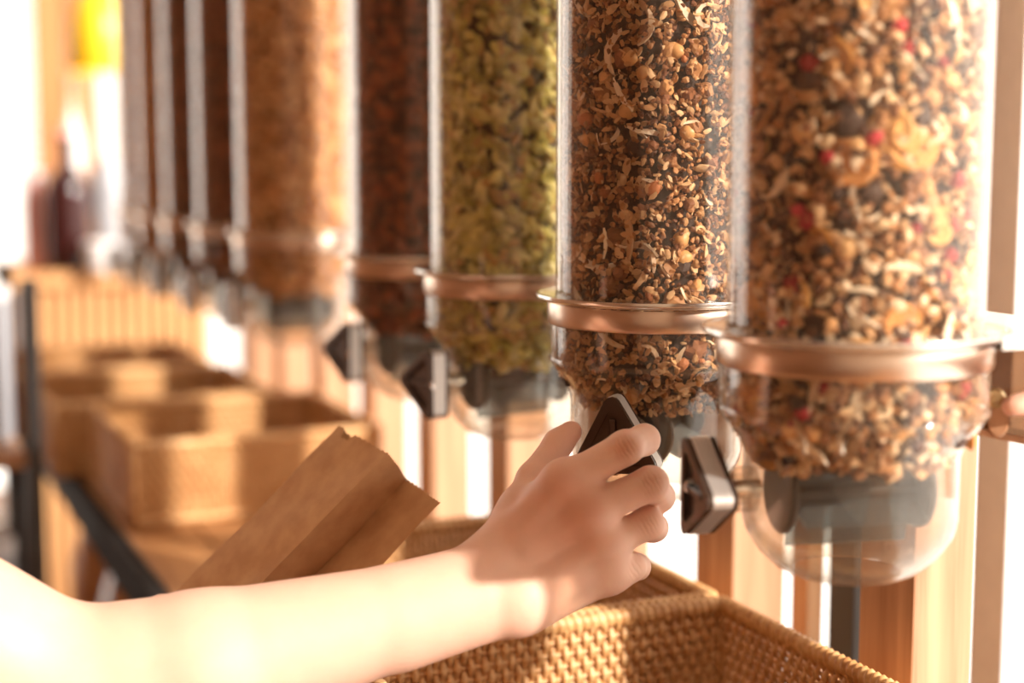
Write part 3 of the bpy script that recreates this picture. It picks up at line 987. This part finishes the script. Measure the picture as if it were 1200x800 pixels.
red = [(P(640, 590, 0.885), 0.022, 0.35), (P(660, 620, 0.882), 0.020, 0.30), (P(615, 600, 0.905), 0.020, 0.35), (P(670, 640, 0.885), 0.012, 0.3), (mi + (CAM - mi).normalized() * 0.012, 0.010, 0.55), (mm + (CAM - mm).normalized() * 0.012, 0.011, 0.7), (mr_ + (CAM - mr_).normalized() * 0.012, 0.010, 0.5), (ml, 0.012, 0.35),  # leading spots paint the back-of-hand shade; the rest redden joints and tips
       (pi_ + (CAM - pi_).normalized() * 0.010, 0.007, 0.55), (pm_, 0.011, 0.35), (pr_, 0.010, 0.3), (P(668, 500, 0.958), 0.012, 0.5), (P(752, 592, 0.942), 0.012, 0.6)]
for q in (mi, mm, mr_, ml):     # knuckles stand a little proud
    body.append((q + (CAM - q).normalized() * 0.0035, q + (CAM - q).normalized() * 0.0036, 0.0100, 0.0100))
for q, o_ in ((mi, wr_u), (mm, wr_u), (mr_, wr_l)):     # tendons fan from the wrist to the knuckles
    tw = (CAM - q).normalized()
    body.append((q.lerp(o_, 0.06) + tw * 0.0105, q.lerp(o_, 0.6) + tw * 0.0135, 0.0034, 0.0022))
arm = grow('person', body, fingers, red, creases=[(q + (CAM - q).normalized() * 0.009, 0.0046) for q in (pi_, pm_, pr_, pl_)])
tag(arm, 'bare forearm and hand reaching in to turn the granola dispenser handle', 'person')

# ------------------------------------------------------------------ paper bag
def kraft():
    m, nt, b = newmat('kraft_paper')
    tc = nd(nt, 'ShaderNodeTexCoord')
    n = nd(nt, 'ShaderNodeTexNoise', Scale=60.0, Detail=8.0)
    n2 = nd(nt, 'ShaderNodeTexNoise', Scale=700.0, Detail=2.0)
    nt.links.new(tc.outputs['Object'], n.inputs['Vector']); nt.links.new(tc.outputs['Object'], n2.inputs['Vector'])
    r = nd(nt, 'ShaderNodeValToRGB')
    r.color_ramp.elements[0].position = 0.35; r.color_ramp.elements[0].color = (0.46, 0.24, 0.105, 1)
    r.color_ramp.elements[1].position = 0.65; r.color_ramp.elements[1].color = (0.56, 0.32, 0.15, 1)
    nt.links.new(n.outputs['Fac'], r.inputs['Fac']); nt.links.new(r.outputs['Color'], b.inputs['Base Color'])
    b.inputs['Roughness'].default_value = 0.75
    bp = nd(nt, 'ShaderNodeBump', Strength=0.2, Distance=0.0005)
    nt.links.new(n2.outputs['Fac'], bp.inputs['Height']); nt.links.new(bp.outputs['Normal'], b.inputs['Normal'])
    return m
M_kraft = kraft()
cA, cB, cC, cD = P(398, 499, 1.045), P(455, 530, 0.992), P(478, 561, 1.022), P(517, 589, 0.985)
cE = cD + (cA - cB) * 1.0 + FW * 0.004
cG = (cA + cE) / 2 + (cB - cA) * 0.25
axd = (P(200, 702, 1.0) - P(398, 499, 1.0)).normalized()
axd = (axd - FW * 0.10).normalized()
loop = [cA, cB, cC, cD, cE, cG]
NSG = 22
ringp = []
for a, b in zip(loop, loop[1:] + loop[:1]):
    for k in range(NSG): ringp.append(a.lerp(b, k / NSG))
NL = 16; BAGL = 0.26
V = []; F = []
n = len(ringp)
for k in range(NL + 1):
    for i, p in enumerate(ringp):
        s_ = BAGL * k / NL
        q = p + axd * s_
        if k == 0: q = q + axd * (0.0009 * (i % 2)) 
        if k <= 1 and NSG * 0.14 < i < NSG * 0.34: q = q + axd * (0.006 if k == 0 else 0.0)   # thumb notch
        wv = 0.0009 * math.sin(s_ * 60 + i * 0.25)
        V.append(q + (p - (cA + cD) / 2).normalized() * wv)
for k in range(NL):
    for i in range(n):
        j = (i + 1) % n
        F.append((k * n + i, k * n + j, (k + 1) * n + j, (k + 1) * n + i))
F.append(tuple(NL * n + i for i in range(n)))
bag = pyd('paper_bag', V, F, M_kraft)
sd = bag.modifiers.new('thickness', 'SOLIDIFY'); sd.thickness = 0.0004; sd.offset = 0
tag(bag, 'open brown kraft paper bag with pleated side and pinked edge', 'bag')

# ------------------------------------------------------------------ whole nuts lying against the granola tube
bm = bmesh.new(); lathe(bm, [(0, -1.0), (0.55, -0.85), (0.92, -0.35), (0.95, 0.1), (0.7, 0.65), (0.3, 0.98), (0, 1.12)], 14)
nut_me = bpy.data.meshes.new('hazelnut'); bm.to_mesh(nut_me); bm.free()
nut_me.polygons.foreach_set('use_smooth', [True] * len(nut_me.polygons))
nut_me.materials.append(plain('nut_skin', (0.66, 0.36, 0.14), 0.45, var=0.2, scale=120))
D2 = Vector((LD, disp_t[1], ZR))
for (px, py, s_, rx) in ((737, 68, 0.0055, 1.2), (735, 130, 0.0056, 0.4), (690, 163, 0.0050, 1.7), (806, 155, 0.0052, 0.9), (800, 302, 0.0058, 1.9), (798, 280, 0.0052, 0.3), (792, 60, 0.0054, 1.4), (755, 86, 0.0050, 0.7), (710, 90, 0.0045, 2.3)):
    d = (P(px, py, 1.0) - CAM).normalized()
    # meet the inside of the tube
    o2 = Vector((CAM.x - D2.x, CAM.y - D2.y)); d2 = Vector((d.x, d.y)); rr = 0.0635 - s_
    A_ = d2.dot(d2); B_ = o2.dot(d2); C_ = o2.dot(o2) - rr * rr
    disc = B_ * B_ - A_ * C_
    if disc < 0: continue
    tt = (-B_ - math.sqrt(disc)) / A_
    nut = link('hazelnut', nut_me)
    nut.location = CAM + d * tt
    nut.scale = (s_, s_, s_); nut.rotation_euler = (rx, rx * 2, 0.3 * rx)
    tag(nut, 'whole roasted hazelnut showing through the granola tube', 'nut', 'hazelnuts in the granola')

# ------------------------------------------------------------------ the left hand steadying the bag from below
gr = (cA + cD) / 2 + axd * 0.218
sidev = (cD - cA).normalized(); dn = FW - sidev * FW.dot(sidev); dn = (dn - axd * dn.dot(axd)).normalized()
pal = gr + dn * 0.050
wr2 = pal + axd * 0.06 - sidev * 0.05 + dn * 0.01
elb2 = wr2 + Vector((-0.20, -0.03, -0.10))
body2 = [(elb2 + Vector((-0.16, 0.02, 0.20)), elb2, 0.048, 0.040), (elb2, wr2, 0.040, 0.026), (wr2, pal, 0.024, 0.020), (wr2, pal + axd * 0.03, 0.022, 0.018), (wr2, pal - axd * 0.02, 0.022, 0.018)]
fing2 = []
for k, ln in enumerate((0.92, 1.0, 0.95, 0.78)):
    b0 = pal + axd * (-0.026 + 0.019 * k) + sidev * 0.012
    fing2.append(chain([b0, b0 + sidev * 0.038 * ln, b0 + sidev * 0.050 * ln - dn * 0.022 * ln, b0 + sidev * 0.044 * ln - dn * 0.042 * ln], [0.0105, 0.0092, 0.0082, 0.0068]))
b0 = pal - axd * 0.022 - sidev * 0.022
fing2.append(chain([b0, b0 - sidev * 0.030 - axd * 0.012 - dn * 0.01, b0 - sidev * 0.034 - axd * 0.026 - dn * 0.036, b0 - sidev * 0.026 - axd * 0.034 - dn * 0.056], [0.014, 0.0105, 0.0092, 0.0076]))
left = grow('left_arm', body2, fing2, [], h=0.0026, parent=arm)
left['label'] = 'left arm and hand under the paper bag'

# ------------------------------------------------------------------ clamp under the mounting plate, with another hand on its screw
cl = empty('clamp_bracket', P(1175, 505, 0.86))
def q2(pts, back, name, mat, parent, base):
    """prism from four front corners, pushed back along the view-independent row direction"""
    bk_ = Vector((0.35, 1.0, 0)).normalized() * back
    bm = bmesh.new()
    a = [bm.verts.new(p - base) for p in pts]; b = [bm.verts.new(p + bk_ - base) for p in pts]
    bm.faces.new(a); bm.faces.new(b[::-1])
    for i in range(len(pts)): bm.faces.new((a[i], a[(i + 1) % len(pts)], b[(i + 1) % len(pts)], b[i]))
    return fin(name, bm, mat, parent)
cb = cl.location.copy()
q2([P(1152, 412, 0.86), P(1260, 408, 0.86), P(1260, 523, 0.86), P(1136, 499, 0.86)], 0.035, 'smoked_block', M_smokeclear, cl, cb)
q2([P(1130, 499, 0.858), P(1270, 526, 0.858), P(1270, 535, 0.858), P(1132, 507, 0.858)], 0.04, 'wooden_sole', M_post, cl, cb)
fdir = (CAM - P(1165, 470, 0.86)); fdir.z = 0; fdir.normalize()
rotf = fdir.to_track_quat('Z', 'Y').to_matrix().to_4x4()
bm = bmesh.new(); lathe(bm, [(0, 0), (0.0055, 0), (0.0062, 0.001), (0.0062, 0.006), (0.0050, 0.0075), (0.0022, 0.0078), (0.0022, 0.0068), (0, 0.0068)], 24, mtx=Matrix.Translation(P(1166, 466, 0.858) - cb) @ rotf)
fin('thumb_screw', bm, M_brass, cl, auto=40)
bm = bmesh.new(); lathe(bm, [(0, 0), (0.008, 0), (0.0092, 0.0012), (0.0092, 0.003), (0.008, 0.0042), (0, 0.0042)], 24,
                        mtx=Matrix.Translation(P(1170, 490, 0.8555) - cb) @ rotf @ Matrix.Diagonal((0.62, 1.1, 1, 1)))
fin('screw_tab', bm, M_post, cl, auto=40)
tag(cl, 'smoked brown clamp with brass thumb screw under the plate of the muesli dispenser', 'bracket')
f0 = P(1186, 476, 0.842); f1 = P(1218, 470, 0.846); f2 = P(1262, 470, 0.845); kn = P(1340, 478, 0.845)
w3 = kn + Vector((0.02, -0.15, 0.02))
other = grow('person', [(w3 + Vector((0.0, -0.22, 0.0)), w3, 0.040, 0.026), (w3, kn, 0.024, 0.019), (w3, kn - UP * 0.035, 0.024, 0.018)],
             [chain([kn, f2, f1, f0], [0.011, 0.0088, 0.0078, 0.0062])] +
             [chain([kn - UP * (0.018 * k), kn - UP * (0.018 * k) - RT * 0.030 - FW * 0.004, kn - UP * (0.018 * k) - RT * 0.034 + FW * 0.024, kn - UP * (0.018 * k) - RT * 0.014 + FW * 0.030], [0.0108, 0.0092, 0.0080, 0.0068]) for k in (1, 2, 3)] +
             [chain([w3.lerp(kn, 0.4) + UP * 0.012, kn + UP * 0.026 + RT * 0.01, kn + UP * 0.030 - RT * 0.025], [0.014, 0.0105, 0.008])],
             [(f0, 0.010, 0.3)], h=0.0026)
tag(other, 'fingertip of another hand touching the brass thumb screw', 'person')

# ------------------------------------------------------------------ far end of the shop: slatted counter, bottles, lamp
fc0 = P(22, 320, 3.15); fc1 = P(330, 320, 3.15)
fc = empty('slatted_counter', (fc0.x, fc0.y, 0)); print('counter', fc0)
zt = fc0.z
ln = 0.735 - fc0.x
bm = bmesh.new(); box(bm, -0.02, ln, -0.02, 0.42, zt - 0.03, zt, 0.004); fin('counter_top', bm, M_crate, fc)
bm = bmesh.new(); box(bm, 0.0, ln - 0.02, 0.014, 0.40, 0.0, zt - 0.0305); fin('counter_body', bm, M_table, fc)
ns = 14
for i in range(ns):
    x = 0.003 + i * (ln - 0.02) / ns
    bm = bmesh.new(); box(bm, x, x + (ln - 0.02) / ns - 0.008, 0.0, 0.0135, 0.02, zt - 0.031, 0.002)
    fin('slat', bm, M_crate, fc)
tag(fc, 'pale wooden counter with upright slats at the far end of the row', 'counter')

def bottle(name, px0, px1, py_top, py_base, z, prof, mat, label, cat, group=None, cap=None):
    b = P((px0 + px1) / 2, py_base, z)
    wdt = (px1 - px0) / FPX * z / 2; hgt = (py_base - py_top) / FPX * z
    root = empty(name, (b.x, b.y, zt + 0.0005))
    bm = bmesh.new(); lathe(bm, [(r * wdt, q * hgt) for r, q in prof], 28)
    fin('body', bm, mat, root, auto=60)
    if cap:
        r, q = prof[-2][0] * wdt, hgt
        bm = bmesh.new(); lathe(bm, [(0, q + 0.001), (r * 1.15, q + 0.001), (r * 1.15, q + 0.014), (0, q + 0.016)], 20); fin('cap', bm, cap, root, auto=50)
    tag(root, label, cat, group)
WINE = [(0, 0), (0.95, 0), (1, 0.02), (1, 0.58), (0.85, 0.68), (0.36, 0.78), (0.34, 0.97), (0.38, 0.98), (0.38, 1.0), (0, 1.0)]
JUG = [(0, 0), (0.86, 0), (0.92, 0.03), (0.85, 0.4), (1.0, 0.72), (0.95, 0.88), (0.6, 0.97), (0.55, 1.0), (0, 1.0)]
JAR = [(0, 0), (0.95, 0), (1, 0.04), (1, 0.75), (0.8, 0.85), (0.8, 1.0), (0, 1.0)]
M_winered = plain('dark_glass', (0.035, 0.008, 0.008), 0.08)
M_white = plain('white_ceramic', (0.72, 0.70, 0.70), 0.35)
M_greyc = plain('grey_ceramic', (0.36, 0.37, 0.40), 0.4)
M_pink = plain('pink_label', (0.75, 0.38, 0.36), 0.3)
M_amber = plain('amber_jar', (0.30, 0.11, 0.03), 0.2)
M_teal = plain('teal_enamel', (0.05, 0.10, 0.13), 0.3)
bottle('wine_bottle', 56, 108, 160, 316, 3.22, WINE, M_winered, 'dark red glass bottle on the slatted counter', 'bottle', cap=M_pink)
bottle('ceramic_jug', 108, 152, 188, 314, 3.30, JUG, M_greyc, 'pale grey ceramic jug beside the dark bottle on the counter', 'jug')
bottle('white_cup', 100, 138, 282, 318, 3.16, [(0, 0), (0.6, 0), (0.85, 0.2), (1, 0.9), (1, 1), (0.9, 1), (0.85, 0.9), (0.5, 0.12), (0, 0.1)], M_white, 'small white cup in front of the grey jug', 'cup')
bottle('tall_bottle', 78, 102, 95, 316, 3.42, WINE, M_white, 'tall slim white bottle behind the dark bottle', 'bottle', cap=M_white)
bottle('honey_jar', 30, 58, 210, 316, 3.25, JAR, M_pink, 'pinkish lidded jar at the counter end', 'jar', cap=M_white)
bottle('honey_jar', 160, 190, 255, 314, 3.30, JAR, M_amber, 'amber jar right of the grey jug', 'jar', cap=M_white)
bottle('honey_jar', 196, 226, 262, 314, 3.36, JAR, M_crate, 'tan jar beside the amber jar', 'jar', cap=M_greyc)
lp = P(117, 84, 3.3)
lamp = empty('pendant_lamp', (lp.x, lp.y, lp.z))
bm = bmesh.new(); lathe(bm, [(0.066, 0), (0.068, 0.002), (0.062, 0.10), (0.040, 0.155), (0.014, 0.175), (0.012, 0.20), (0, 0.20)], 32)
o = fin('shade', bm, plain('yellow_enamel', (0.85, 0.55, 0.02), 0.35, var=0.03), lamp, auto=50)
bm = bmesh.new(); tube(bm, [(0, 0, 0.2), (0, 0, 2.749 - lp.z)], 0.003, 8); fin('cord', bm, M_black, lamp)
bm = bmesh.new(); lathe(bm, [(0, 0.02), (0.02, 0.03), (0.028, 0.055), (0.02, 0.085), (0.012, 0.12), (0, 0.12)], 20)
m_, nt_, b_ = newmat('lit_bulb'); b_.inputs['Emission Color'].default_value = (1, 0.85, 0.55, 1); b_.inputs['Emission Strength'].default_value = 12
fin('bulb', bm, m_, lamp, True)
tag(lamp, 'yellow enamel pendant lamp above the far counter', 'lamp')
# shelf of goods on the aisle side
sh = empty('shelf_unit', (0.115, 2.05, 0))
for z in (0.25, 0.62, 0.98):
    bm = bmesh.new(); box(bm, -0.08, 0.08, -0.15, 0.15, z, z + 0.02, 0.002); fin('shelf_board', bm, M_post, sh)
for x in (-0.099, 0.081):
    for y in (-0.15, 0.13):
        bm = bmesh.new(); box(bm, x, x + 0.018, y, y + 0.018, 0, 1.2, 0.002); fin('upright', bm, M_darkgrey, sh)
tag(sh, 'narrow dark shelf unit standing in the aisle beyond the table', 'shelf')
for i, (dx, z, hh, mt, lab) in enumerate([(-0.04, 1.0005, 0.20, M_teal, 'teal canister on the aisle shelf top'), (0.04, 1.0005, 0.17, M_greyc, 'grey canister on the aisle shelf top'),
                                         (0.035, 0.6405, 0.22, M_greyc, 'grey canister on the middle aisle shelf'), (0.035, 0.2705, 0.22, M_teal, 'teal canister on the lowest aisle shelf')]):
    root = empty('canister', (sh.location.x + dx, sh.location.y - 0.05, z))
    bm = bmesh.new(); lathe(bm, [(0, 0), (0.034, 0), (0.037, 0.004), (0.037, hh), (0, hh)], 28); fin('body', bm, mt, root, auto=50)
    bm = bmesh.new(); lathe(bm, [(0, hh + 0.0005), (0.038, hh + 0.0005), (0.038, hh + 0.016), (0.012, hh + 0.02), (0.012, hh + 0.03), (0, hh + 0.032)], 28); fin('lid', bm, M_white, root, auto=50)
    tag(root, lab, 'canister', 'canisters on the aisle shelf')
# filled sacks on the lower shelf of the table
zs = ZT - 0.40
for i, (x, y, r_, mt, lab) in enumerate([(0.42, 1.65, 0.095, M_amber, 'brown sack on the lower table shelf, nearest the paper bag'), (0.42, 1.95, 0.095, M_kraft, 'tan paper sack on the lower table shelf'),
                                        (0.42, 2.25, 0.095, M_amber, 'dark brown sack on the lower table shelf beside the tan one'), (0.42, 2.53, 0.095, M_table, 'far sack at the end of the lower table shelf')]):
    root = empty('grain_sack', (x, y, zs + 0.0005))
    bm = bmesh.new(); lathe(bm, [(0, 0), (0.8 * r_, 0), (r_, 0.05), (1.05 * r_, 0.14), (0.9 * r_, 0.21), (0.45 * r_, 0.25), (0.32 * r_, 0.262), (0.45 * r_, 0.285), (0, 0.28)], 28)
    for v in bm.verts:
        a = math.atan2(v.co.y, v.co.x); f_ = 1 + 0.05 * math.sin(5 * a + 30 * v.co.z + i) * (v.co.z > 0.001)
        v.co.x *= f_; v.co.y *= f_
    fin('body', bm, mt, root, True)
    bm = bmesh.new(); lathe(bm, [(0.33 * r_, 0.256), (0.37 * r_, 0.258), (0.37 * r_, 0.268), (0.33 * r_, 0.27)], 24, close=True); fin('tie_band', bm, M_greyc, root, True)
    tag(root, lab, 'sack', 'sacks under the table')
